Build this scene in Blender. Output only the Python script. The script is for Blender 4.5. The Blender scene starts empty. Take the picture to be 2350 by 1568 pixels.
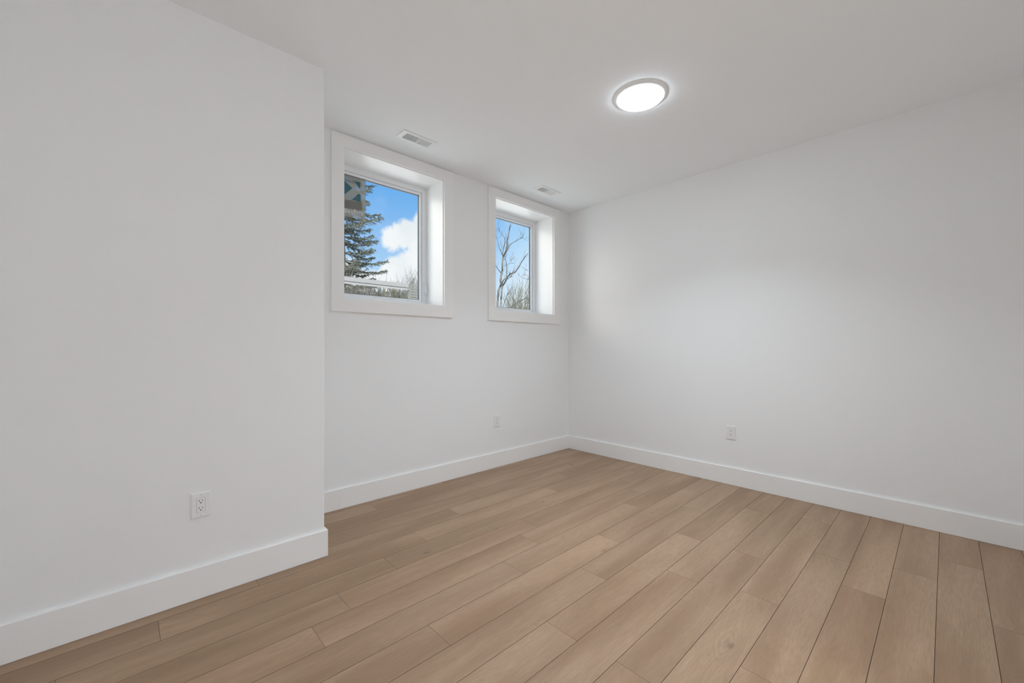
import bpy, bmesh, math, random
from mathutils import Vector, Matrix

C = bpy.context.scene.collection
sc = bpy.context.scene
K = 1.11                                   # survey units -> metres
R2 = math.radians

# ------------------------------------------------------------------ camera
F_PX, CX_PX, HY_PX = 944.0, 1175.0, 797.0
FW = Vector((0.6876, 0.7261)); RT = Vector((0.7261, -0.6876))
EYE = 1.05
cam = bpy.data.cameras.new('camera')
cam.sensor_width = 36.0
cam.lens = F_PX / 2350 * 36.0
cam.shift_y = 13.0 / 2350
cam.clip_start = 0.02
cam_o = bpy.data.objects.new('camera', cam)
C.objects.link(cam_o)
cam_o.location = (0, 0, EYE * K)
cam_o.rotation_euler = (R2(90), 0, math.atan2(-FW.x, FW.y))
sc.camera = cam_o

# ------------------------------------------------------------------ colour management / render limits
sc.view_settings.view_transform = 'Standard'
sc.view_settings.look = 'None'
sc.view_settings.exposure = 0.20
sc.view_settings.gamma = 1.0
sc.view_settings.use_curve_mapping = False
sc.cycles.max_bounces = 20
sc.cycles.diffuse_bounces = 14
sc.cycles.glossy_bounces = 6
sc.cycles.transparent_max_bounces = 24
sc.cycles.use_denoising = True
sc.cycles.sample_clamp_indirect = 6.0

LAMP = 31.0                               # emission of the round ceiling light
BEAM = 10.5
NOOK_FILL = 16.0                                 # downward beams, watts; this one for the unseen fill lights added in the nook
SKY_GLOW = 6.5                             # bright cloud in front of the sun, out of frame to the left
SKY_HIGH = 0.7                             # bright overcast overhead


def at(x, y, Y):
    """a photo pixel -> point (metres) on the plane Y (survey units)"""
    t = (x - CX_PX) / F_PX
    d = FW + RT * t
    s = Y / d.y
    return Vector((d.x * s, Y, EYE + (HY_PX - y) / F_PX * s)) * K


# ------------------------------------------------------------------ node helpers
def new_mat(name):
    m = bpy.data.materials.new(name)
    m.use_nodes = True
    nt = m.node_tree
    b = nt.nodes['Principled BSDF']
    return m, nt, b


def N(nt, typ, **kw):
    n = nt.nodes.new(typ)
    for k_, v in kw.items():
        setattr(n, k_, v)
    return n


def link(nt, a, b):
    nt.links.new(a, b)


def math_n(nt, op, a, b=None, clamp=False):
    n = N(nt, 'ShaderNodeMath', operation=op, use_clamp=clamp)
    for i, v in enumerate((a, b)):
        if v is None:
            continue
        if isinstance(v, (int, float)):
            n.inputs[i].default_value = v
        else:
            link(nt, v, n.inputs[i])
    return n.outputs[0]


def vmath(nt, op, a, b=None, out=0):
    n = N(nt, 'ShaderNodeVectorMath', operation=op)
    for i, v in enumerate((a, b)):
        if v is None:
            continue
        if isinstance(v, (tuple, list)):
            n.inputs[i].default_value = v
        else:
            link(nt, v, n.inputs[i])
    return n.outputs[out]


def mixc(nt, fac, a, b, blend='MIX'):
    n = N(nt, 'ShaderNodeMix', data_type='RGBA', blend_type=blend)
    for i, v in ((0, fac), (6, a), (7, b)):
        if isinstance(v, (int, float)):
            n.inputs[i].default_value = v
        elif isinstance(v, (tuple, list)):
            n.inputs[i].default_value = (*v[:3], 1)
        else:
            link(nt, v, n.inputs[i])
    return n.outputs[2]


def smooth(nt, v, lo, hi, to0=0.0, to1=1.0):
    n = N(nt, 'ShaderNodeMapRange', interpolation_type='SMOOTHSTEP')
    link(nt, v, n.inputs[0])
    n.inputs[1].default_value = lo; n.inputs[2].default_value = hi
    n.inputs[3].default_value = to0; n.inputs[4].default_value = to1
    return n.outputs[0]


# ------------------------------------------------------------------ world: blue sky, cumulus bank, bright sunlit cloud
w = bpy.data.worlds.new('sky')
sc.world = w
w.use_nodes = True
nt = w.node_tree
nt.nodes.clear()
tc = N(nt, 'ShaderNodeTexCoord')
D = vmath(nt, 'NORMALIZE', tc.outputs['Generated'])
sx = N(nt, 'ShaderNodeSeparateXYZ'); link(nt, D, sx.inputs[0])
dx, dy, dz = sx.outputs
ysafe = math_n(nt, 'MAXIMUM', dy, 0.03)
u = math_n(nt, 'DIVIDE', dx, ysafe)
v = math_n(nt, 'DIVIDE', dz, ysafe)
cmb = N(nt, 'ShaderNodeCombineXYZ')
link(nt, u, cmb.inputs[0]); link(nt, v, cmb.inputs[1])
P = cmb.outputs[0]
# blue deepens with height
blue_t = smooth(nt, dz, 0.02, 0.42)
blue = mixc(nt, blue_t, (0.56, 0.76, 0.95), (0.115, 0.385, 0.82))
# paler towards +X
pale = smooth(nt, u, 0.72, 1.15)
blue = mixc(nt, math_n(nt, 'MULTIPLY', pale, 0.62), blue, (0.50, 0.78, 1.0))
haze = smooth(nt, dz, 0.10, 0.29, 1.0, 0.0)
blue = mixc(nt, math_n(nt, 'MULTIPLY', math_n(nt, 'MULTIPLY', haze, pale), 1.0), blue, (0.86, 0.90, 0.95))
# cumulus puffs (direction space: X/Y, Z/Y)
n1 = N(nt, 'ShaderNodeTexNoise'); n1.inputs['Scale'].default_value = 17.0; n1.inputs['Detail'].default_value = 7.0
n1.inputs['Roughness'].default_value = 0.62
link(nt, P, n1.inputs['Vector'])
puffs = [(902, 550, 30), (945, 535, 34), (966, 512, 26), (992, 494, 28), (918, 545, 30), (975, 560, 52),
         (985, 610, 60), (945, 622, 50), (915, 632, 42), (890, 646, 30), (1030, 600, 70), (805, 615, 24),
         (840, 655, 40), (780, 650, 60), (770, 610, 26), (973, 470, 5)]
field = None
for (px, py, pr) in puffs:
    t = (px - CX_PX) / F_PX
    d = FW + RT * t
    c = (d.x / d.y, (HY_PX - py) / F_PX / d.y, 0)
    r = pr * 0.00122
    dist = vmath(nt, 'DISTANCE', P, c, out=1)
    val = math_n(nt, 'SUBTRACT', r, dist)
    field = val if field is None else math_n(nt, 'MAXIMUM', field, val)
nz = math_n(nt, 'MULTIPLY', math_n(nt, 'SUBTRACT', n1.outputs['Fac'], 0.5), 0.060)
cl = smooth(nt, math_n(nt, 'ADD', field, nz), -0.004, 0.014)
# thin veil
n2 = N(nt, 'ShaderNodeTexNoise'); n2.inputs['Scale'].default_value = 7.0; n2.inputs['Detail'].default_value = 5.0
link(nt, P, n2.inputs['Vector'])
veil = math_n(nt, 'MULTIPLY', smooth(nt, n2.outputs['Fac'], 0.48, 0.75), 0.30)
sky = mixc(nt, veil, blue, (0.62, 0.74, 0.90))
cl_col = mixc(nt, smooth(nt, n2.outputs['Fac'], 0.35, 0.65), (0.80, 0.83, 0.87), (0.92, 0.92, 0.94))
front = smooth(nt, dy, 0.05, 0.15)
sky = mixc(nt, math_n(nt, 'MULTIPLY', cl, front), sky, cl_col)
# bright sunlit cloud to the left of the view, bright overcast overhead
gl = vmath(nt, 'DOT_PRODUCT', D, tuple(Vector((-0.66, 0.70, 0.34)).normalized()), out=1)
gl = math_n(nt, 'POWER', math_n(nt, 'MAXIMUM', gl, 0.0001), 26.0)
gl = math_n(nt, 'MULTIPLY', gl, SKY_GLOW)
hi_ = math_n(nt, 'MULTIPLY', smooth(nt, dz, 0.50, 0.85), SKY_HIGH)
add = N(nt, 'ShaderNodeCombineXYZ')
ext = math_n(nt, 'ADD', gl, hi_)
link(nt, ext, add.inputs[0]); link(nt, math_n(nt, 'MULTIPLY', ext, 0.90), add.inputs[1]); link(nt, math_n(nt, 'MULTIPLY', ext, 0.76), add.inputs[2])
tot = vmath(nt, 'ADD', sky, add.outputs[0])
bg = N(nt, 'ShaderNodeBackground'); bg.inputs['Strength'].default_value = 0.93
link(nt, tot, bg.inputs['Color'])
wo = N(nt, 'ShaderNodeOutputWorld'); link(nt, bg.outputs[0], wo.inputs['Surface'])


# unseen sun added behind the house for brightness: lights the ground and trees outside, never enters these windows
sun = bpy.data.lights.new('sun', 'SUN'); sun.energy = 10.5; sun.angle = R2(1.0); sun.color = (1.0, 0.96, 0.9)
sun_o = bpy.data.objects.new('sun', sun); C.objects.link(sun_o)
sun_o.rotation_euler = (R2(36), 0, R2(-25))


# ------------------------------------------------------------------ materials
def plain(name, col, rough=0.6, bump=0.0, bscale=200.0, vary=0.02, spec=0.5):
    m, nt, b = new_mat(name)
    tcn = N(nt, 'ShaderNodeTexCoord')
    no = N(nt, 'ShaderNodeTexNoise'); no.inputs['Scale'].default_value = bscale
    no.inputs['Detail'].default_value = 3.0
    link(nt, tcn.outputs['Object'], no.inputs['Vector'])
    lo = tuple(max(0, c * (1 - vary)) for c in col); hi = tuple(min(1, c * (1 + vary)) for c in col)
    link(nt, mixc(nt, no.outputs['Fac'], lo, hi), b.inputs['Base Color'])
    b.inputs['Roughness'].default_value = rough
    b.inputs['Specular IOR Level'].default_value = spec
    if bump:
        bp = N(nt, 'ShaderNodeBump'); bp.inputs['Strength'].default_value = bump
        bp.inputs['Distance'].default_value = 0.002
        link(nt, no.outputs['Fac'], bp.inputs['Height'])
        link(nt, bp.outputs[0], b.inputs['Normal'])
    return m


M_WALL = plain('wall_paint', (0.860, 0.866, 0.866), 0.75, 0.05, 260, 0.008, 0.3)
M_CEIL = plain('ceiling_paint', (0.918, 0.942, 0.962), 0.9, 0.04, 260, 0.006, 0.1)
M_TRIM = plain('trim_paint', (0.885, 0.88, 0.868), 0.35, 0.0, 60, 0.006, 0.5)
M_VINYL = plain('white_vinyl', (0.84, 0.85, 0.86), 0.3, 0.0, 60, 0.006, 0.5)
M_PLASTIC = plain('white_plastic', (0.84, 0.84, 0.84), 0.3, 0.0, 60, 0.006, 0.5)
M_METALW = plain('white_enamel', (0.88, 0.885, 0.89), 0.4, 0.0, 60, 0.006, 0.5)
M_DARK = plain('dark_slot', (0.012, 0.012, 0.012), 0.6)
M_DUCT = plain('duct_grey', (0.52, 0.525, 0.53), 0.6)
M_GASKET = plain('gasket_grey', (0.10, 0.115, 0.125), 0.5)
M_SCREW = plain('screw_paint', (0.62, 0.62, 0.62), 0.35)
M_GROOVE = plain('plank_groove', (0.085, 0.055, 0.035), 0.8)
M_GROUND = plain('pale_gravel', (0.72, 0.715, 0.70), 0.95, 0.3, 30, 0.25)
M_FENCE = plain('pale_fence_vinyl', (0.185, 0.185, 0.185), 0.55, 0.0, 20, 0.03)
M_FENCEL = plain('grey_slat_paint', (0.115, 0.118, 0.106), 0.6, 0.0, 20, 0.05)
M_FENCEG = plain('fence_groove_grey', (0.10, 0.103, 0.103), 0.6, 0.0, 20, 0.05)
M_BARK = plain('mottled_bark', (0.085, 0.078, 0.068), 0.95, 1.0, 34, 0.85)
M_TWIG = plain('dark_twig_bark', (0.06, 0.055, 0.05), 0.95, 0.0, 10, 0.3)
M_SHRUB = plain('olive_twig_bark', (0.105, 0.098, 0.066), 0.95, 0.0, 5, 0.45)
M_SHRUBG = plain('grey_twig_bark', (0.088, 0.084, 0.074), 0.95, 0.0, 5, 0.4)
M_NEEDLE = plain('spruce_needles', (0.075, 0.08, 0.06), 0.8, 0.0, 2.5, 0.6)
M_STRUNK = plain('spruce_bark', (0.07, 0.058, 0.047), 0.95, 0.3, 20, 0.3)
M_TEAL = plain('teal_print', (0.035, 0.13, 0.17), 0.5, 0.0, 90, 0.25)
M_INKD = plain('dark_print', (0.04, 0.04, 0.045), 0.5)
M_INKW = plain('white_print', (0.62, 0.62, 0.62), 0.5)


def film(name, col, opacity):
    m, nt, b = new_mat(name)
    no = N(nt, 'ShaderNodeTexNoise'); no.inputs['Scale'].default_value = 120
    tcn = N(nt, 'ShaderNodeTexCoord'); link(nt, tcn.outputs['Object'], no.inputs['Vector'])
    link(nt, mixc(nt, no.outputs['Fac'], tuple(c * 0.85 for c in col), tuple(min(1, c * 1.15) for c in col)), b.inputs['Base Color'])
    b.inputs['Roughness'].default_value = 0.4
    b.inputs['Alpha'].default_value = opacity
    return m


M_FILM = film('clear_label_film', (0.40, 0.385, 0.33), 0.5)
M_BAND = film('grey_label_band', (0.20, 0.195, 0.18), 0.78)

# glass: see-through with a Fresnel reflection
M_GLASS = bpy.data.materials.new('window_glass'); M_GLASS.use_nodes = True
nt = M_GLASS.node_tree; nt.nodes.clear()
tr = N(nt, 'ShaderNodeBsdfTransparent'); tr.inputs[0].default_value = (0.97, 0.985, 0.98, 1)
gs = N(nt, 'ShaderNodeBsdfGlossy'); gs.inputs['Roughness'].default_value = 0.01
fr = N(nt, 'ShaderNodeLayerWeight'); fr.inputs['Blend'].default_value = 0.3
mx = N(nt, 'ShaderNodeMixShader'); out = N(nt, 'ShaderNodeOutputMaterial')
# low-reflection coating
link(nt, math_n(nt, 'MULTIPLY', math_n(nt, 'POWER', fr.outputs['Facing'], 3.0), 0.03), mx.inputs[0])
link(nt, tr.outputs[0], mx.inputs[1]); link(nt, gs.outputs[0], mx.inputs[2])
link(nt, mx.outputs[0], out.inputs[0])

# lit diffuser
M_LAMP, nt, b = new_mat('lit_diffuser')
b.inputs['Base Color'].default_value = (0.9, 0.9, 0.9, 1)
b.inputs['Emission Color'].default_value = (0.872, 0.99, 1.105, 1)
b.inputs['Emission Strength'].default_value = LAMP

# oak plank floor
M_OAK, nt, b = new_mat('oak_vinyl_plank')
uvn = N(nt, 'ShaderNodeUVMap'); uvn.uv_map = 'plank'
att = N(nt, 'ShaderNodeAttribute'); att.attribute_name = 'tone'
sep = N(nt, 'ShaderNodeSeparateColor'); link(nt, att.outputs['Color'], sep.inputs[0])
su = N(nt, 'ShaderNodeSeparateXYZ'); link(nt, uvn.outputs[0], su.inputs[0])
U, V = su.outputs[0], su.outputs[1]


def stretched(su_, sv_, detail=4.0, rough=0.55):
    cb = N(nt, 'ShaderNodeCombineXYZ')
    link(nt, math_n(nt, 'MULTIPLY', U, su_), cb.inputs[0])
    link(nt, math_n(nt, 'MULTIPLY', V, sv_), cb.inputs[1])
    link(nt, math_n(nt, 'MULTIPLY', sep.outputs[1], 37.0), cb.inputs[2])
    n = N(nt, 'ShaderNodeTexNoise')
    n.inputs['Scale'].default_value = 1.0; n.inputs['Detail'].default_value = detail
    n.inputs['Roughness'].default_value = rough
    link(nt, cb.outputs[0], n.inputs['Vector'])
    return n.outputs['Fac'], cb.outputs[0]


base_n, _ = stretched(0.9, 8.0, 1.5, 0.4)          # growth field, contoured into cathedrals
# sparse knots pull the contours into eyes
vcb = N(nt, 'ShaderNodeCombineXYZ')
link(nt, math_n(nt, 'MULTIPLY', U, 2.1), vcb.inputs[0]); link(nt, math_n(nt, 'MULTIPLY', V, 4.3), vcb.inputs[1])
link(nt, math_n(nt, 'MULTIPLY', sep.outputs[1], 19.0), vcb.inputs[2])
vor = N(nt, 'ShaderNodeTexVoronoi'); vor.inputs['Scale'].default_value = 1.0
link(nt, vcb.outputs[0], vor.inputs['Vector'])
vd = vor.outputs['Distance']
eye = smooth(nt, vd, 0.0, 0.36, 1.0, 0.0)
fld = math_n(nt, 'ADD', math_n(nt, 'MULTIPLY', base_n, 3.0), math_n(nt, 'MULTIPLY', eye, 0.30))
wob, _ = stretched(9.0, 60.0, 3.0, 0.6)
fld = math_n(nt, 'ADD', fld, math_n(nt, 'MULTIPLY', wob, 0.07))
ring = math_n(nt, 'SINE', math_n(nt, 'MULTIPLY', fld, 62.0))
ring = smooth(nt, ring, -0.2, 1.0)
pore, _ = stretched(16.0, 420.0, 3.0, 0.7)
pore = smooth(nt, pore, 0.38, 0.66)
broad, _ = stretched(0.9, 6.5, 3.0, 0.5)
broad = smooth(nt, broad, 0.30, 0.70)
patch, _ = stretched(3.0, 30.0, 3.0, 0.6)
knot = smooth(nt, vd, 0.015, 0.075, 1.0, 0.0)
col = mixc(nt, broad, (0.300, 0.178, 0.098), (0.440, 0.290, 0.182))
col = mixc(nt, math_n(nt, 'MULTIPLY', sep.outputs[0], 0.30), col, (0.345, 0.230, 0.135))
col = mixc(nt, math_n(nt, 'MULTIPLY', math_n(nt, 'MULTIPLY', ring, math_n(nt, 'ADD', math_n(nt, 'MULTIPLY', eye, 0.7), 0.3)), 0.36), col, (0.220, 0.138, 0.080))
col = mixc(nt, math_n(nt, 'MULTIPLY', pore, 0.40), col, (0.225, 0.142, 0.082))
col = mixc(nt, math_n(nt, 'MULTIPLY', smooth(nt, patch, 0.5, 0.75), 0.22), col, (0.47, 0.335, 0.215))
col = mixc(nt, math_n(nt, 'MULTIPLY', knot, 0.55), col, (0.11, 0.07, 0.045))
tone = math_n(nt, 'ADD', math_n(nt, 'MULTIPLY', sep.outputs[2], 0.10), 0.96)
vm = N(nt, 'ShaderNodeVectorMath', operation='SCALE'); link(nt, col, vm.inputs[0]); link(nt, tone, vm.inputs['Scale'])
link(nt, vm.outputs[0], b.inputs['Base Color'])
b.inputs['Roughness'].default_value = 0.40
b.inputs['Specular IOR Level'].default_value = 0.5
bp = N(nt, 'ShaderNodeBump'); bp.inputs['Strength'].default_value = 0.12; bp.inputs['Distance'].default_value = 0.001
link(nt, math_n(nt, 'SUBTRACT', 1.0, pore), bp.inputs['Height']); link(nt, bp.outputs[0], b.inputs['Normal'])


# ------------------------------------------------------------------ mesh helpers
def bx(bm, x0, x1, y0, y1, z0, z1, k=1.0, mi=0):
    """a box; returns its faces"""
    vs = [bm.verts.new((x * k, y * k, z * k)) for x in (x0, x1) for y in (y0, y1) for z in (z0, z1)]
    idx = [(0, 1, 3, 2), (4, 6, 7, 5), (0, 4, 5, 1), (2, 3, 7, 6), (0, 2, 6, 4), (1, 5, 7, 3)]
    fs = [bm.faces.new([vs[i] for i in q]) for q in idx]
    for f in fs:
        f.material_index = mi
    return fs


def ring(bm, ox0, ox1, oz0, oz1, ix0, ix1, iz0, iz1, y0, y1, k=1.0, mi=0):
    """a rectangular frame in the XZ plane with mitred corners, y0 (front) .. y1 (back)"""
    o = [(ox0, oz0), (ox1, oz0), (ox1, oz1), (ox0, oz1)]
    i = [(ix0, iz0), (ix1, iz0), (ix1, iz1), (ix0, iz1)]
    vf = [[bm.verts.new((x * k, y * k, z * k)) for x, z in pts] for pts in (o, i) for y in (y0, y1)]
    of, ob, if_, ib = vf
    for a in range(4):
        c = (a + 1) % 4
        for q in ((of[a], of[c], if_[c], if_[a]), (ob[c], ob[a], ib[a], ib[c]),
                  (of[c], of[a], ob[a], ob[c]), (if_[a], if_[c], ib[c], ib[a])):
            f = bm.faces.new(q); f.material_index = mi


def tube(bm, pts, radii, n=7, cap=True):
    pts = [Vector(p) for p in pts]
    prev = None; rings = []
    ref = Vector((0.31, 0.17, 0.93)).normalized()
    for i, p in enumerate(pts):
        a = pts[max(0, i - 1)]; c = pts[min(len(pts) - 1, i + 1)]
        t = (c - a)
        if t.length < 1e-9:
            t = Vector((0, 0, 1))
        t.normalize()
        if prev is None:
            s = t.cross(ref)
            if s.length < 1e-3:
                s = t.cross(Vector((1, 0, 0)))
        else:
            s = prev - t * prev.dot(t)
        s.normalize(); prev = s
        q = t.cross(s)
        r = radii[i] if isinstance(radii, (list, tuple)) else radii
        rings.append([bm.verts.new(p + (s * math.cos(2 * math.pi * j / n) + q * math.sin(2 * math.pi * j / n)) * r) for j in range(n)])
    for a, c in zip(rings, rings[1:]):
        for j in range(n):
            f = bm.faces.new((a[j], a[(j + 1) % n], c[(j + 1) % n], c[j])); f.smooth = True
    if cap and n > 2:
        bm.faces.new(list(reversed(rings[0]))); bm.faces.new(rings[-1])


def lathe(bm, prof, n=64, close_last=True):
    """profile of (r, z) turned about Z"""
    rings = []
    for r, z in prof:
        rings.append([bm.verts.new((r * math.cos(2 * math.pi * j / n), r * math.sin(2 * math.pi * j / n), z)) for j in range(n)])
    for a, c in zip(rings, rings[1:]):
        for j in range(n):
            f = bm.faces.new((a[j], a[(j + 1) % n], c[(j + 1) % n], c[j])); f.smooth = True
    if close_last:
        bm.faces.new(rings[-1])


def bevel(bm, w_, seg=2, ang=30):
    es = [e for e in bm.edges if len(e.link_faces) == 2 and e.calc_face_angle(0) > R2(ang)]
    bmesh.ops.bevel(bm, geom=es, offset=w_, segments=seg, affect='EDGES', profile=0.5)


def obj(name, bm, mats, parent=None, norm=True):
    if norm:
        bmesh.ops.recalc_face_normals(bm, faces=bm.faces)
    me = bpy.data.meshes.new(name); bm.to_mesh(me); bm.free()
    for m in (mats if isinstance(mats, (list, tuple)) else [mats]):
        me.materials.append(m)
    o = bpy.data.objects.new(name, me); C.objects.link(o)
    if parent is not None:
        o.parent = parent
    return o


def thing(name, label, cat, loc=(0, 0, 0), rotz=0.0, group=None, kind=None):
    o = bpy.data.objects.new(name, None); C.objects.link(o)
    o.empty_display_size = 0.05
    o.location = loc; o.rotation_euler = (0, 0, rotz)
    tag(o, label, cat, group, kind)
    return o


def tag(o, label=None, cat=None, group=None, kind=None):
    if label: o['label'] = label
    if cat: o['category'] = cat
    if group: o['group'] = group
    if kind: o['kind'] = kind
    return o


def struct(name, bm, m, label, cat):
    return tag(obj(name, bm, m), label, cat, kind='structure')


# ------------------------------------------------------------------ the room (survey units, times K)
XR, YW, YL, XE, ZC = 3.378, 2.7107, 2.1531, 0.7385, 2.446     # right wall, window wall, left wall face, its end, ceiling
XS, YF, XN, YR = -0.48, -0.42, 1.50, -2.30                                           # side wall, wall behind the camera (right part), and the unseen nook added behind it for fill light
YO = 3.03                                                       # outer face of the window wall

# window openings
W1 = (1.054, 1.820); W2 = (2.363, 3.128); WZ = (1.375, 2.352)

# floor: planks as shallow slabs with grooves, one mesh
ROWW = 0.1465; ROW0 = 0.0272; PL = 1.098
JOINT = {0: 2.66, -1: 2.94, -2: 2.385, 1: 2.305, 2: 2.573, 3: 1.937, 4: 2.296, 5: 1.86, 6: 2.277, 7: 1.583, 8: 0.838,
         9: 1.354, 10: 0.515, 11: 0.664, 12: 0.945, 13: 0.099, 14: 0.437, 15: 1.796, 16: 1.941, 17: 1.196, 18: 0.7, -3: 1.9, -4: 1.2}
rnd = random.Random(11)
bm = bmesh.new()
uvl = bm.loops.layers.uv.new('plank')
tl = bm.loops.layers.color.new('tone')
GL, GE = 0.0008, 0.00045                     # half gap of long and end seams
for k_ in range(-16, 19):
    y0 = ROW0 + ROWW * k_; y1 = y0 + ROWW
    y0 = max(y0, YR); y1 = min(y1, YW)
    if y1 - y0 < 0.01:
        continue
    x = JOINT.get(k_, 0.37 * (k_ % 3)) - PL * 6
    xmax = XR if y1 > YF + 0.01 else XN
    while x < xmax:
        a = max(x, XS); c = min(x + PL, xmax)
        if c - a > 0.01:
            r1, r2, r3 = rnd.random(), rnd.random(), rnd.random()
            ou, ov = rnd.uniform(0, 40), rnd.uniform(0, 40)
            xa, xb, ya, yb = a + GE, c - GE, y0 + GL, y1 - GL
            top = [bm.verts.new((px * K, py * K, 0.0)) for px, py in ((xa, ya), (xb, ya), (xb, yb), (xa, yb))]
            bot = [bm.verts.new((px * K, py * K, -0.004)) for px, py in ((xa - GE, ya - GL), (xb + GE, ya - GL), (xb + GE, yb + GL), (xa - GE, yb + GL))]
            fs = [bm.faces.new(top)]
            for j in range(4):
                f = bm.faces.new((top[(j + 1) % 4], top[j], bot[j], bot[(j + 1) % 4])); f.material_index = 1
                fs.append(f)
            for f in fs:
                for lp in f.loops:
                    lp[uvl].uv = ((lp.vert.co.x - a * K) + ou, (lp.vert.co.y - y0 * K) + ov)
                    lp[tl] = (r1, r2, r3, 1)
        x += PL
bx(bm, XS - 0.1, XR + 0.1, YR - 0.1, YO, -0.12, -0.004 / K, K, 1)
struct('floor', bm, [M_OAK, M_GROOVE], 'light oak look plank floor running along the window wall', 'floor')

bm = bmesh.new(); bx(bm, XS - 0.1, XR + 0.12, YR - 0.1, YO, ZC, ZC + 0.12, K)
struct('ceiling', bm, M_CEIL, 'flat white ceiling with one round light and two vents', 'ceiling')

bm = bmesh.new()
x_segs = [XE - 0.02, W1[0] - 0.02, W1[1] + 0.02, W2[0] - 0.02, W2[1] + 0.02, XR + 0.12]
bx(bm, x_segs[0], x_segs[-1], YW, YO, -0.1, WZ[0] - 0.02, K)
bx(bm, x_segs[0], x_segs[-1], YW, YO, WZ[1] + 0.02, ZC, K)
for i in (0, 2, 4):
    bx(bm, x_segs[i], x_segs[i + 1], YW, YO, WZ[0] - 0.02, WZ[1] + 0.02, K)
struct('wall_back', bm, M_WALL, 'white wall with two deep set windows', 'wall')

bm = bmesh.new(); bx(bm, XR, XR + 0.12, YF - 0.1, YW, -0.1, ZC, K)
struct('wall_right', bm, M_WALL, 'plain white wall on the right of the windows', 'wall')

bm = bmesh.new(); fs = bx(bm, XS - 0.1, XE, YL, YO, -0.1, ZC, K)
es = [e for e in bm.edges if abs(e.verts[0].co.x - XE * K) < 1e-5 and abs(e.verts[1].co.x - XE * K) < 1e-5 and abs(e.verts[0].co.y - e.verts[1].co.y) < 1e-5 and abs(e.verts[0].co.y - YL * K) < 1e-5]
bmesh.ops.bevel(bm, geom=es, offset=0.006, segments=3, affect='EDGES', profile=0.5)
struct('wall_left', bm, M_WALL, 'white wall jutting forward to the left of the windows', 'wall')

bm = bmesh.new(); bx(bm, XN, XR + 0.12, YF - 0.1, YF, -0.1, ZC, K); bx(bm, XN, XN + 0.1, YR, YF - 0.1, -0.1, ZC, K)
bx(bm, XS - 0.1, XN + 0.1, YR - 0.1, YR, -0.1, ZC, K)
struct('wall_front', bm, M_WALL, 'plain white wall facing the windows, stepping back behind the viewer', 'wall')
bm = bmesh.new(); bx(bm, XS - 0.1, XS, YR, YL, -0.1, ZC, K)
struct('wall_side', bm, M_WALL, 'plain white wall at the end of the room beyond the jutting wall', 'wall')


# baseboards: tall flat board with an eased top edge, sitting a hair above the floor
def board(name, pts, label):
    """pts: plan outline of the board (survey units), extruded up"""
    bm = bmesh.new()
    zb, zt = 0.0012, 0.1318
    vb = [bm.verts.new((x * K, y * K, zb * K)) for x, y in pts]
    vt = [bm.verts.new((x * K, y * K, zt * K)) for x, y in pts]
    bm.faces.new(list(reversed(vb))); ft = bm.faces.new(vt)
    n = len(pts)
    for j in range(n):
        bm.faces.new((vb[j], vb[(j + 1) % n], vt[(j + 1) % n], vt[j]))
    bmesh.ops.recalc_face_normals(bm, faces=bm.faces)
    bmesh.ops.bevel(bm, geom=[e for e in ft.edges], offset=0.0022, segments=3, affect='EDGES', profile=0.5)
    struct(name, bm, M_TRIM, label, 'baseboard')


T = 0.0130
board('baseboard_back', [(XE + T, YW - T), (XR - T, YW - T), (XR - T, YW), (XE + T, YW)], 'white baseboard under the two windows')
board('baseboard_right', [(XR - T, YF), (XR, YF), (XR, YW), (XR - T, YW)], 'white baseboard along the plain right wall')
board('baseboard_left', [(XS, YL - T), (XE + T, YL - T), (XE + T, YW), (XE, YW), (XE, YL), (XS, YL)], 'white baseboard wrapping the end of the jutting wall')


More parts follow.
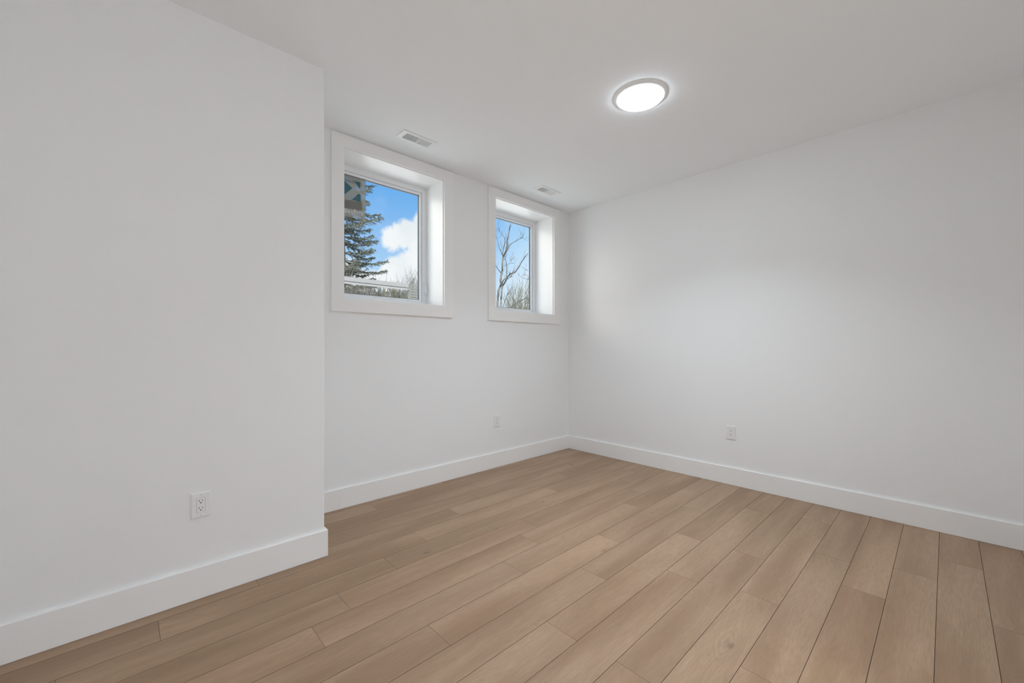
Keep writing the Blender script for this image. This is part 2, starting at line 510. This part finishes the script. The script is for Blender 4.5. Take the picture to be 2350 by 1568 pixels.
# ------------------------------------------------------------------ windows
def window(name, wx, label, lock):
    root = thing(name, label, 'window', (wx[0] * K, YW * K, WZ[0] * K), 0, None, 'structure')
    x0, x1 = 0.0, wx[1] - wx[0]
    z0, z1 = 0.0, WZ[1] - WZ[0]

    def part(nm, bm, m, par=root):
        return obj(nm, bm, m, par)
    # flat casing round the opening, a small step back from the jamb edge
    bm = bmesh.new()
    ring(bm, x0 - 0.086, x1 + 0.086, z0 - 0.092, z1 + 0.084, x0 - 0.006, x1 + 0.006, z0 - 0.007, z1 + 0.006, -0.017, 0.0, K)
    bevel(bm, 0.0016, 2)
    part('casing', bm, M_TRIM)
    # deep jamb lining the reveal
    bm = bmesh.new()
    ring(bm, x0 - 0.0195, x1 + 0.0195, z0 - 0.0195, z1 + 0.0195, x0, x1, z0, z1, -0.0002, 0.236, K)
    part('jamb', bm, M_TRIM)
    # vinyl frame
    bm = bmesh.new()
    fw = 0.040
    ring(bm, x0 + 0.0005, x1 - 0.0005, z0 + 0.0005, z1 - 0.0005, x0 + fw, x1 - fw, z0 + fw, z1 - fw, 0.234, 0.268, K)
    bevel(bm, 0.003, 2)
    part('window_frame', bm, M_VINYL)
    # sash, set a little deeper
    sw = 0.060
    bm = bmesh.new()
    ring(bm, x0 + fw + 0.003, x1 - fw - 0.003, z0 + fw + 0.003, z1 - fw - 0.003, x0 + sw, x1 - sw, z0 + sw, z1 - sw, 0.243, 0.2665, K)
    bevel(bm, 0.002, 2)
    part('sash', bm, M_VINYL)
    bm = bmesh.new()
    gw = sw + 0.004
    ring(bm, x0 + sw - 0.001, x1 - sw + 0.001, z0 + sw - 0.001, z1 - sw + 0.001, x0 + gw, x1 - gw, z0 + gw, z1 - gw, 0.2535, 0.2700, K)
    part('gasket', bm, M_GASKET)
    bm = bmesh.new()
    bx(bm, x0 + sw, x1 - sw, 0.2600, 0.2640, z0 + sw, z1 - sw, K)
    part('pane', bm, M_GLASS)
    if lock:
        # casement lock: slim base plate with a cam lever folded down
        lx, lz0, lz1 = x1 - 0.019, 0.100, 0.213
        bm = bmesh.new()
        bx(bm, lx - 0.009, lx + 0.009, 0.226, 0.2345, lz0, lz1, K); bevel(bm, 0.005, 3)
        base = part('lock_handle', bm, M_PLASTIC)
        bm = bmesh.new()
        tube(bm, [Vector(p) * K for p in ((lx - 0.002, 0.224, lz1 - 0.035), (lx - 0.004, 0.212, lz1 - 0.046), (lx - 0.004, 0.208, lz1 - 0.07), (lx, 0.209, lz0 + 0.02), (lx + 0.002, 0.214, lz0 + 0.004))],
             [0.006, 0.0075, 0.007, 0.0065, 0.004], 10)
        part('lever', bm, M_PLASTIC, base)
    return root


window('window_1', W1, 'white cased window beside the jutting wall, spruce and cloud outside', True)
window('window_2', W2, 'white cased window beside the room corner, bare tree outside', False)

# ------------------------------------------------------------------ round ceiling light
def make_ceiling_light(label, x, y, beam):
    root = thing('ceiling_light', label, 'ceiling light', (x * K, y * K, ZC * K))
    RO, RI = 0.1430 * K, 0.1240 * K
    bm = bmesh.new()
    lathe(bm, [(RO, 0.0), (RO, -0.004), (RO - 0.002, -0.0065), (RI + 0.004, -0.0132), (RI + 0.001, -0.0140), (RI, -0.0120), (RI, -0.002)], 96, True)
    obj('trim_ring', bm, M_METALW, root)
    bm = bmesh.new()
    lathe(bm, [(RI - 0.0003, -0.006), (RI - 0.0008, -0.0160), (RI - 0.0040, -0.0192), (RI * 0.93, -0.0208), (RI * 0.7, -0.0225), (RI * 0.3, -0.0235), (0.002, -0.0238)], 96, True)
    obj('diffuser', bm, M_LAMP, root)
    ld = bpy.data.lights.new('lamp_beam', 'AREA'); ld.shape = 'DISK'; ld.size = 2 * RI * 0.96
    ld.energy = beam; ld.spread = R2(120); ld.color = (0.872, 0.99, 1.105)
    lo = bpy.data.objects.new('lamp_beam', ld); C.objects.link(lo); lo.parent = root; lo.location = (0, 0, -0.0255)


make_ceiling_light('round white lit flush light on the ceiling before the windows', 2.0890, 1.170, BEAM)
make_ceiling_light('round white fill light added out of view on the nook ceiling beside the side wall', 0.30, -1.45, NOOK_FILL)  # unseen pair added behind the camera to brighten the room
make_ceiling_light('round white fill light added out of view on the nook ceiling away from the side wall', 1.15, -1.45, NOOK_FILL)


# ------------------------------------------------------------------ ceiling vents
def make_vent(name, label, cx, cy):
    root = thing(name, label, 'vent', (cx * K, cy * K, ZC * K), 0, 'ceiling vents over the windows')
    hx, hy = 0.1275 * K, 0.0590 * K
    ix, iy = 0.0960 * K, 0.0370 * K
    bm = bmesh.new()                     # face frame, flanged and slightly dished
    n4 = ((-1, -1), (1, -1), (1, 1), (-1, 1))
    loops = []
    for (ax, ay, z) in ((hx, hy, -0.0002), (hx, hy, -0.0030), (hx - 0.004, hy - 0.004, -0.0055), (ix + 0.004, iy + 0.004, -0.0072), (ix, iy, -0.0066), (ix, iy, -0.0010)):
        loops.append([bm.verts.new((sx_ * ax, sy_ * ay, z)) for sx_, sy_ in n4])
    for a, c in zip(loops, loops[1:]):
        for j in range(4):
            bm.faces.new((a[j], a[(j + 1) % 4], c[(j + 1) % 4], c[j]))
    bevel(bm, 0.0012, 2, 50)
    obj('face_frame', bm, M_METALW, root)
    bm = bmesh.new(); bx(bm, -ix - 0.003, ix + 0.003, -iy - 0.003, iy + 0.003, -0.0012, -0.0004)
    obj('damper', bm, M_DUCT, root)
    nb = 16
    for i in range(nb):
        xc = -ix + (i + 0.5) * 2 * ix / nb
        sgn = -1 if i < nb / 2 else 1
        bm = bmesh.new()
        prof = []
        for q in range(5):               # curved blade section, fanning away from the middle
            s = q / 4
            prof.append((xc + sgn * (0.0022 * s * s) - sgn * 0.0007 + 0.0006 * s, -0.0016 - 0.0052 * s))
        th = 0.0012
        vs = []
        for yy in (-iy, iy):
            vs.append([bm.verts.new((px + th, yy, pz)) for px, pz in prof] + [bm.verts.new((px - th, yy, pz)) for px, pz in reversed(prof)])
        n = len(vs[0])
        for j in range(n):
            bm.faces.new((vs[0][j], vs[0][(j + 1) % n], vs[1][(j + 1) % n], vs[1][j]))
        bm.faces.new(vs[0]); bm.faces.new(list(reversed(vs[1])))
        obj('louver', bm, M_METALW, root)
    bm = bmesh.new()
    bx(bm, 0.006, 0.012, -0.004, 0.004, -0.0085, -0.0045); bevel(bm, 0.001, 2)
    obj('damper_lever', bm, M_METALW, root)
    return root


make_vent('ceiling_vent', 'white slatted ceiling vent over the spruce side window, by the jutting wall', 1.4385, 2.4455)
make_vent('ceiling_vent', 'white slatted ceiling vent over the corner window, farther from the jutting wall', 2.7480, 2.4495)


# ------------------------------------------------------------------ wall outlets
def make_outlet(label, x, y, z, rotz, bigger=1.0):
    root = thing('wall_outlet', label, 'outlet', (x * K, y * K, z * K), rotz, 'duplex wall outlets')
    hw, hh = 0.0370, 0.0580
    bm = bmesh.new()                     # cover plate with sloped edges and a window for the receptacle
    n4 = ((-1, -1), (1, -1), (1, 1), (-1, 1))
    L = []
    for (ax, az, yy) in ((hw, hh, 0.0), (hw, hh, -0.0030), (hw - 0.0035, hh - 0.0035, -0.0062), (0.0172, 0.0342, -0.0064), (0.0168, 0.0338, -0.0030)):
        L.append([bm.verts.new((sx_ * ax, yy, sz_ * az)) for sx_, sz_ in n4])
    for a, c in zip(L, L[1:]):
        for j in range(4):
            bm.faces.new((a[j], a[(j + 1) % 4], c[(j + 1) % 4], c[j]))
    bevel(bm, 0.0009, 2, 20)
    obj('cover_plate', bm, M_PLASTIC, root)
    bm = bmesh.new()                     # receptacle face
    bx(bm, -0.0163, 0.0163, -0.0062, -0.0010, -0.0333, 0.0333); bevel(bm, 0.0006, 2)
    rec = obj('receptacle', bm, M_PLASTIC, root)
    for zc in (0.0185, -0.0150):
        for sx_, hgt in ((-0.0063, 0.0042), (0.0063, 0.0034)):
            bm = bmesh.new(); bx(bm, sx_ - 0.0010, sx_ + 0.0010, -0.00635, -0.0055, zc - hgt + 0.002, zc + hgt + 0.002)
            obj('blade_slot', bm, M_DARK, rec)
        bm = bmesh.new()                 # D shaped earth hole
        pts = [(0.0029 * math.cos(a), 0.0024 * math.sin(a)) for a in [math.pi * i / 8 for i in range(9)]] + [(-0.0029, -0.0020), (0.0029, -0.0020)]
        va = [bm.verts.new((px, -0.00635, zc - 0.0080 + pz)) for px, pz in pts]
        vb = [bm.verts.new((px, -0.0055, zc - 0.0080 + pz)) for px, pz in pts]
        bm.faces.new(va); bm.faces.new(list(reversed(vb)))
        for j in range(len(pts)):
            bm.faces.new((va[j], va[(j + 1) % len(pts)], vb[(j + 1) % len(pts)], vb[j]))
        obj('ground_slot', bm, M_DARK, rec)
    for zc in (0.0480, -0.0480):
        bm = bmesh.new()
        lathe(bm, [(0.0023, 0.0), (0.0023, 0.0006), (0.0016, 0.0011), (0.0003, 0.0013)], 16)
        bmesh.ops.rotate(bm, verts=bm.verts, matrix=Matrix.Rotation(R2(90), 3, 'X'))
        bmesh.ops.translate(bm, verts=bm.verts, vec=(0, -0.0060, zc))
        obj('screw', bm, M_SCREW, root)
    return root


make_outlet('white wall outlet on the jutting wall, the closest and largest', 0.2386, YL, 0.3885, 0)
make_outlet('small white wall outlet on the wall under the corner window', 2.3830, YW, 0.4028, 0)
make_outlet('white wall outlet on the plain wall without windows', XR, 1.1315, 0.3965, R2(-90))

# ------------------------------------------------------------------ cable stub in the corner
bm = bmesh.new()
cp = [(3.362, 2.712, 1.995), (3.363, 2.698, 1.990), (3.366, 2.690, 1.965), (3.364, 2.688, 1.930), (3.350, 2.690, 1.895),
      (3.334, 2.693, 1.868), (3.328, 2.694, 1.848), (3.336, 2.692, 1.838), (3.350, 2.688, 1.846), (3.360, 2.684, 1.862), (3.362, 2.682, 1.874)]
sm = []
for i in range(len(cp) - 1):             # Catmull-Rom
    p0, p1, p2, p3 = (Vector(cp[max(0, min(len(cp) - 1, i + j))]) for j in (-1, 0, 1, 2))
    for q in range(4):
        t = q / 4
        sm.append(0.5 * ((2 * p1) + (p2 - p0) * t + (2 * p0 - 5 * p1 + 4 * p2 - p3) * t * t + (3 * p1 - p0 - 3 * p2 + p3) * t ** 3))
sm.append(Vector(cp[-1]))
tube(bm, [p * K for p in sm], 0.0022, 8)
tag(obj('cable_stub', bm, M_PLASTIC), 'short thin white cable end curling out of the wall in the room corner', 'cable')

# ------------------------------------------------------------------ label stuck to the glass of the first window
YG = YW + 0.2600                          # room side of the pane
st = thing('glass_sticker', 'see-through label with teal shapes stuck on the spruce side window pane', 'sticker', tuple(at(815, 450, YG - 0.0006)))
S0 = st.location.copy()


def poly(name, pix, m, parent, yoff, thick=0.0003):
    bm = bmesh.new()
    vs = [at(px, py, YG) - S0 for px, py in pix]
    va = [bm.verts.new((p.x, yoff, p.z)) for p in vs]
    vb = [bm.verts.new((p.x, yoff + thick, p.z)) for p in vs]
    bm.faces.new(va); bm.faces.new(list(reversed(vb)))
    for j in range(len(vs)):
        bm.faces.new((va[j], va[(j + 1) % len(vs)], vb[(j + 1) % len(vs)], vb[j]))
    return obj(name, bm, m, parent)


def cp1(x, y):
    return (785 + x / 13.06, 395 + y / 13.06)


fl = poly('film', [(774, 394), cp1(705, 262), cp1(705, 1400 + 60), (774, 492)], M_FILM, st, 0.0)
poly('printed_band', [(774, 452.5), cp1(85, 820), cp1(600, 905), cp1(600, 1165), cp1(85, 1085), (774, 473)], M_BAND, st, -0.0004)
poly('teal_shape', [cp1(-150, 455), cp1(85, 265), cp1(310, 487), cp1(85, 665)], M_TEAL, st, -0.0005)
poly('teal_shape', [cp1(350, 262), cp1(550, 312), cp1(546, 525)], M_TEAL, st, -0.0005)
poly('teal_shape', [cp1(485, 658), cp1(556, 680), cp1(560, 896), cp1(290, 834)], M_TEAL, st, -0.0005)


def words(name, txt, p0, size, m, parent, yoff):
    cu = bpy.data.curves.new('lettering', 'FONT')
    cu.body = txt; cu.size = size; cu.extrude = 0.0001
    o = bpy.data.objects.new('lettering', cu)
    C.objects.link(o)
    bpy.context.view_layer.update()
    me = bpy.data.meshes.new_from_object(o.evaluated_get(bpy.context.evaluated_depsgraph_get()))
    bpy.data.objects.remove(o)
    me.materials.clear(); me.materials.append(m)
    r = bpy.data.objects.new(name, me); C.objects.link(r); r.parent = parent
    p = at(p0[0], p0[1], YG) - S0
    r.location = (p.x, yoff, p.z); r.rotation_euler = (R2(90), 0, 0)
    return r


words('lettering', 'ldtech', cp1(60, 262), 0.033, M_INKD, st, -0.0006)
words('lettering', 'oasfine', cp1(40, 1190), 0.058, M_INKW, st, -0.0006)

# ------------------------------------------------------------------ outside: ground, fence, spruce, bare tree, shrubs
ZG = 1.05                                 # ground level outside (survey units)
bm = bmesh.new(); bx(bm, -14, 40, YO + 0.001, 46, ZG - 0.3, ZG, K)
struct('ground', bm, M_GROUND, 'pale gravel ground beyond the windows', 'ground')

# white fence: wide top rail over a slim rail, ending at a slatted screen
YFN = 5.0


def fpt(x, y):
    p = at(x, y, YFN) / K
    return p.x, p.z


xa, zt = fpt(700, 624); xb, _ = fpt(938.5, 649)
_, z_top = fpt(860, 642.4); _, z_bot = fpt(860, 652.3)
_, z2t = fpt(860, 653.4); _, z2b = fpt(860, 657.0)
fen = thing('white_fence', 'white rail fence with a slatted end screen outside the spruce side window', 'fence', (xa * K, YFN * K, ZG * K))
O = Vector((xa, YFN, ZG))


def fbox(name, x0, x1, y0, y1, z0, z1, m, bev=0.004, par=None):
    bm = bmesh.new(); bx(bm, x0 - O.x, x1 - O.x, y0 - O.y, y1 - O.y, z0 - O.z, z1 - O.z, K); bevel(bm, bev, 2)
    return obj(name, bm, m, par or fen)


fbox('top_rail', xa, xb, YFN, YFN + 0.045, z_bot, z_top, M_FENCE)
fbox('groove_strip', xa, xb, YFN + 0.012, YFN + 0.045, z2t - 0.002, z_bot - 0.0002, M_FENCEG, 0.0005)
fbox('lower_rail', xa, xb, YFN - 0.012, YFN + 0.045, z2b, z2t - 0.0025, M_FENCE)
fbox('post', xa + 0.02, xa + 0.11, YFN + 0.046, YFN + 0.13, ZG, z_top - 0.01, M_FENCE)
x0s, _ = fpt(939.5, 650); x1s, _ = fpt(985, 650)
fbox('post', x0s, x0s + 0.022, YFN, YFN + 0.05, ZG, z_top, M_FENCEL)
fbox('post', x1s, x1s + 0.03, YFN, YFN + 0.05, ZG, z_top, M_FENCEL)
zs = z_top - 0.004
i = 0
while zs > ZG + 0.05:
    hh = 0.026 if i < 5 else 0.030
    fbox('slat', x0s + 0.0225, x1s - 0.0005, YFN + 0.010, YFN + 0.024, zs - hh, zs, M_FENCEL, 0.002)
    zs -= hh + 0.009
    i += 1

# spruce --------------------------------------------------------------
rs = random.Random(5)
YS = 13.0
base = at(780, 690, YS); base.z = ZG * K
sp = thing('spruce_tree', 'dark spruce tree outside the window beside the jutting wall', 'tree', tuple(base))
H = 12.7
bmw = bmesh.new(); bmn = bmesh.new()
tube(bmw, [(0, 0, 0), (0.02, 0, 3.0), (-0.02, 0.02, 7.0), (0, 0, H)], [0.19, 0.16, 0.10, 0.01], 10)


def spray(c, d, L, nn):
    """a bushy twig end: short pointed needles' bunches set round an axis"""
    d = d.normalized()
    s = d.cross(Vector((0, 0, 1)))
    if s.length < 1e-3:
        s = Vector((1, 0, 0))
    s.normalize(); q = s.cross(d)
    for _ in range(nn):
        f = rs.random()
        a = rs.uniform(0, 2 * math.pi)
        o = (s * math.cos(a) + q * math.sin(a))
        p = c + d * (f * L)
        tip = p + (d * rs.uniform(0.3, 0.9) + o * rs.uniform(0.4, 0.9)) * rs.uniform(0.045, 0.085)
        wd = d.cross(o).normalized() * rs.uniform(0.0055, 0.0095)
        v = [bmn.verts.new(x_) for x_ in (p - wd, p + wd, tip + wd * 0.35, tip - wd * 0.35)]
        bmn.faces.new(v)


z = 0.9
while z < H - 0.25:
    rad = 0.168 * (H - z) + 0.05
    nb = rs.choice((5, 6, 7))
    a0 = rs.uniform(0, 6.28)
    for j in range(nb):
        a = a0 + j * 2 * math.pi / nb + rs.uniform(-0.3, 0.3)
        L = rad * rs.uniform(0.50, 1.10)
        dirv = Vector((math.cos(a), math.sin(a), 0))
        pts = []
        for q in range(7):
            t = q / 6
            pts.append(Vector((0, 0, z)) + dirv * (L * t) + Vector((0, 0, -0.05 * L * t - 0.42 * L * t * t + 0.46 * L * t ** 3)) + Vector((rs.uniform(-.02, .02), rs.uniform(-.02, .02), 0)))
        tube(bmw, pts, [0.022 * (1 - 0.8 * q / 6) for q in range(7)], 4, False)
        side = Vector((-math.sin(a), math.cos(a), 0))
        m_ = max(3, int(L / 0.085))
        for q in range(m_):
            t = 0.22 + 0.78 * (q + rs.random() * 0.6) / m_
            k0 = min(5, int(t * 6)); fr_ = t * 6 - k0
            p = pts[k0].lerp(pts[k0 + 1], min(1, fr_))
            for sg in (-1, 1):
                ll = (0.12 + 0.34 * L * (1 - t) * 0.9) * rs.uniform(0.6, 1.1)
                dv = dirv * rs.uniform(0.5, 0.9) + side * sg * rs.uniform(0.5, 1.0) + Vector((0, 0, rs.uniform(-0.45, 0.12)))
                spray(p, dv, ll, (14 + int(ll * 52)) if z < 7.6 else 5)
        spray(pts[-2], pts[-1] - pts[-2] + Vector((0, 0, 0.02)), 0.16, 40)
    z += rs.uniform(0.22, 0.34)
obj('trunk', bmw, M_STRUNK, sp)
obj('foliage', bmn, M_NEEDLE, sp, norm=False)

# bare tree outside the second window ---------------------------------
YB = 6.6
rb = random.Random(3)


def c4(x, y, Y=YB):
    return at(1130 + x / 6.536, 490 + y / 6.536, Y)


bt_base = c4(110, 1430); bt_base.z = ZG * K
bt = thing('bare_tree', 'leafless forked tree outside the window beside the room corner', 'tree', tuple(bt_base))
PXM = lambda Y=YB: Y * K / 0.70 / F_PX / 6.536 * 0.92      # metres per crop pixel at that depth
LIMBS = [
    ('stem', [(72, 1900), (72, 1430), (84, 1290), (92, 1160), (118, 1095), (142, 1050)], (19, 17, 17, 16, 16, 15), 0.0),
    ('stem', [(112, 1900), (120, 1430), (130, 1290), (140, 1170), (152, 1080)], (15, 14, 14, 13, 13), 0.10),
    ('stem', [(142, 1080), (120, 1015), (130, 940), (150, 860), (150, 780), (155, 700), (160, 640)], (15, 16, 15, 14, 13, 11, 10), 0.0),
    ('limb', [(160, 640), (190, 590), (214, 510), (221, 420), (240, 330), (255, 250), (272, 165)], (9, 9, 9, 8, 8, 7, 4), 0.0),
    ('limb', [(160, 650), (130, 570), (97, 490), (76, 410), (58, 340)], (6, 6, 5, 4, 2), 0.12),
    ('limb', [(150, 605), (174, 500), (190, 440), (180, 360), (120, 290), (88, 240), (92, 110)], (5, 4.5, 4, 3, 2.4, 2, 1.2), -0.1),
    ('limb', [(165, 665), (215, 560), (250, 490), (290, 450), (370, 405), (440, 365), (492, 280)], (5, 5, 5, 4.5, 4, 3.2, 1.6), -0.15),
    ('limb', [(430, 368), (480, 378), (517, 405)], (2.4, 2, 1.2), -0.15),
    ('limb', [(175, 705), (203, 640), (207, 575), (215, 520)], (4, 3.4, 2.8, 2), 0.1),
    ('limb', [(150, 1090), (190, 1030), (226, 960), (264, 910), (330, 890), (390, 820), (430, 740), (475, 670), (537, 598)], (14, 13, 12, 10, 8.5, 8, 7, 6.5, 4), -0.05),
    ('limb', [(215, 980), (214, 860), (210, 735), (208, 712)], (5, 4.6, 3.6, 2), -0.05),
    ('limb', [(140, 1062), (158, 1015), (182, 985), (212, 972)], (10, 10, 9, 6), -0.02),
    ('limb', [(264, 914), (264, 888)], (7, 5), -0.05),
    ('limb', [(128, 892), (92, 845), (58, 798), (20, 740)], (7, 6, 5, 4), 0.08),
    ('limb', [(178, 792), (230, 765), (290, 746), (346, 745)], (3, 2.4, 2, 1.2), 0.1),
    ('limb', [(280, 740), (284, 705), (300, 685), (296, 645)], (1.6, 2.2, 2, 1.2), 0.1),
    ('limb', [(150, 1430), (190, 1300), (224, 1222), (290, 1150), (322, 1098)], (6, 5.5, 5.5, 4.5, 3), 0.2),
    ('limb', [(228, 988), (258, 958), (280, 948), (326, 945)], (4, 3.5, 2.5, 1.6), -0.1),
    ('limb', [(240, 1470), (310, 1382), (380, 1335), (460, 1292), (524, 1263)], (7, 6.5, 6, 6, 5), -0.3),
    ('limb', [(385, 915), (455, 968), (530, 990)], (1.6, 2.6, 2), -0.3),
    ('limb', [(420, 790), (470, 822), (532, 862)], (1.6, 2, 1.8), -0.2),
    ('limb', [(560, 950), (500, 925), (440, 940)], (2.4, 2, 1.2), -0.2),
]
stems = bmesh.new()


def twiglets(bm, fine, n):
    for _ in range(n):
        i = rb.randrange(1, len(fine))
        p = fine[i].copy()
        d = (fine[i] - fine[i - 1]).normalized()
        d = (d + Vector((rb.uniform(-1, 1), rb.uniform(-0.6, 0.6), rb.uniform(-0.2, 1.0)))).normalized()
        L = rb.uniform(0.10, 0.32)
        path = [p]
        for q in range(4):
            d = (d + Vector((rb.uniform(-.3, .3), rb.uniform(-.3, .3), rb.uniform(-.05, .3)))).normalized()
            path.append(path[-1] + d * L / 4)
        tube(bm, path, [0.0030, 0.0026, 0.0022, 0.0018, 0.0012], 4)
        if rb.random() < 0.6:
            d2 = (d + Vector((rb.uniform(-1, 1), rb.uniform(-.5, .5), rb.uniform(-.3, .6)))).normalized()
            tube(bm, [path[2], path[2] + d2 * L * 0.3, path[2] + d2 * L * 0.5 + Vector((0, 0, 0.02))], [0.002, 0.0017, 0.001], 4)


for kind, pts, rr, dz_ in LIMBS:
    P3 = []
    for i, p in enumerate(pts):
        Y = YB + dz_ * (i / max(1, len(pts) - 1)) * 3 + 0.05 * math.sin(p[1] * 0.03)
        P3.append(c4(p[0], p[1], Y) - bt_base)
    if kind == 'stem' and pts[0][1] > 1800:
        P3[0].z = 0.0
    R3 = [r * PXM() for r in rr]
    fine, fr_ = [], []                     # finer knobbly path
    for i in range(len(P3) - 1):
        for q in range(3):
            t = q / 3
            j = 0.20 * R3[i] if 0 < i + q else 0
            fine.append(P3[i].lerp(P3[i + 1], t) + Vector((rb.uniform(-j, j), rb.uniform(-j, j), 0)))
            fr_.append((R3[i] * (1 - t) + R3[i + 1] * t) * rb.uniform(0.88, 1.15))
    fine.append(P3[-1]); fr_.append(R3[-1])
    if kind == 'stem':
        tube(stems, fine, fr_, 8)
    else:
        bm = bmesh.new(); tube(bm, fine, fr_, 8)
        if len(fine) > 4:
            twiglets(bm, fine, max(2, int(len(fine) * 0.6)))
        obj('branch', bm, M_TWIG, bt)
obj('trunk', stems, M_BARK, bt)


# leafless bushs ------------------------------------------------------
def bush(label, px, top_py, Y, width, n, seed, mat, rad=0.006, spread=0.55):
    r = random.Random(seed)
    top = at(px, top_py, Y)
    b = Vector((top.x, top.y, ZG * K))
    h = top.z - b.z
    root = thing('bare_bush', label, 'bush', tuple(b), 0, 'leafless bushs outside the windows')
    bs, bt_ = bmesh.new(), bmesh.new()
    for _ in range(n):
        a = r.uniform(0, 6.28)
        lean = r.uniform(0, 1) ** 0.7
        hx_ = h * r.uniform(0.62, 1.0) * (1 - 0.25 * lean * lean)
        d0 = Vector((math.cos(a), math.sin(a), 0)) * width * 0.5 * lean
        pts = []
        for q in range(7):
            t = q / 6
            pts.append(d0 * (0.15 + 0.85 * t ** 1.15) + Vector((r.uniform(-.03, .03) * width, r.uniform(-.03, .03) * width, hx_ * t)))
        rr = [rad * (1.15 - 0.8 * q / 6) for q in range(7)]
        tube(bs, pts, rr, 4, False)
        for _k in range(r.randrange(5, 10)):
            i = r.randrange(1, 6)
            p = pts[i].lerp(pts[i + 1], r.random())
            d = (Vector((r.uniform(-1, 1), r.uniform(-1, 1), r.uniform(0.5, 1.6)))).normalized()
            L = r.uniform(0.10, 0.26) * h
            e1 = p + d * L * 0.5
            d2 = (d + Vector((r.uniform(-.4, .4), r.uniform(-.4, .4), 0.3))).normalized()
            tube(bt_, [p, e1, e1 + d2 * L * 0.5], [rad * 0.55, rad * 0.45, rad * 0.25], 3, False)
            for _m in range(2):
                d3 = (d2 + Vector((r.uniform(-.9, .9), r.uniform(-.9, .9), r.uniform(-.2, .6)))).normalized()
                q0 = p.lerp(e1, r.random())
                tube(bt_, [q0, q0 + d3 * L * 0.4], [rad * 0.35, rad * 0.2], 3, False)
    obj('stems', bs, mat, root)
    obj('twigs', bt_, mat, root)
    return root


bush('dense olive leafless bush behind the fork of the bare tree', 1196, 628, 11.2, 1.3, 40, 21, M_SHRUB, 0.010)
bush('thin olive leafless bush low beside the bare tree stems', 1166, 655, 8.6, 0.9, 22, 22, M_SHRUB, 0.008)
bush('olive leafless bush at the edge of the corner window view', 1228, 622, 13.4, 1.5, 34, 23, M_SHRUB, 0.010)
bush('grey leafless bush under the spruce behind the white fence', 806, 646, 7.4, 1.3, 190, 24, M_SHRUBG, 0.008)
bush('grey leafless bush behind the middle of the white fence', 852, 649, 8.9, 1.3, 180, 25, M_SHRUBG, 0.010)
bush('olive leafless bush behind the white fence, next to the slatted screen', 903, 652, 10.4, 1.3, 170, 26, M_SHRUB, 0.012)
bush('wispy leafless bush rising above the slatted fence screen', 952, 622, 16.0, 1.9, 90, 27, M_SHRUBG, 0.011)
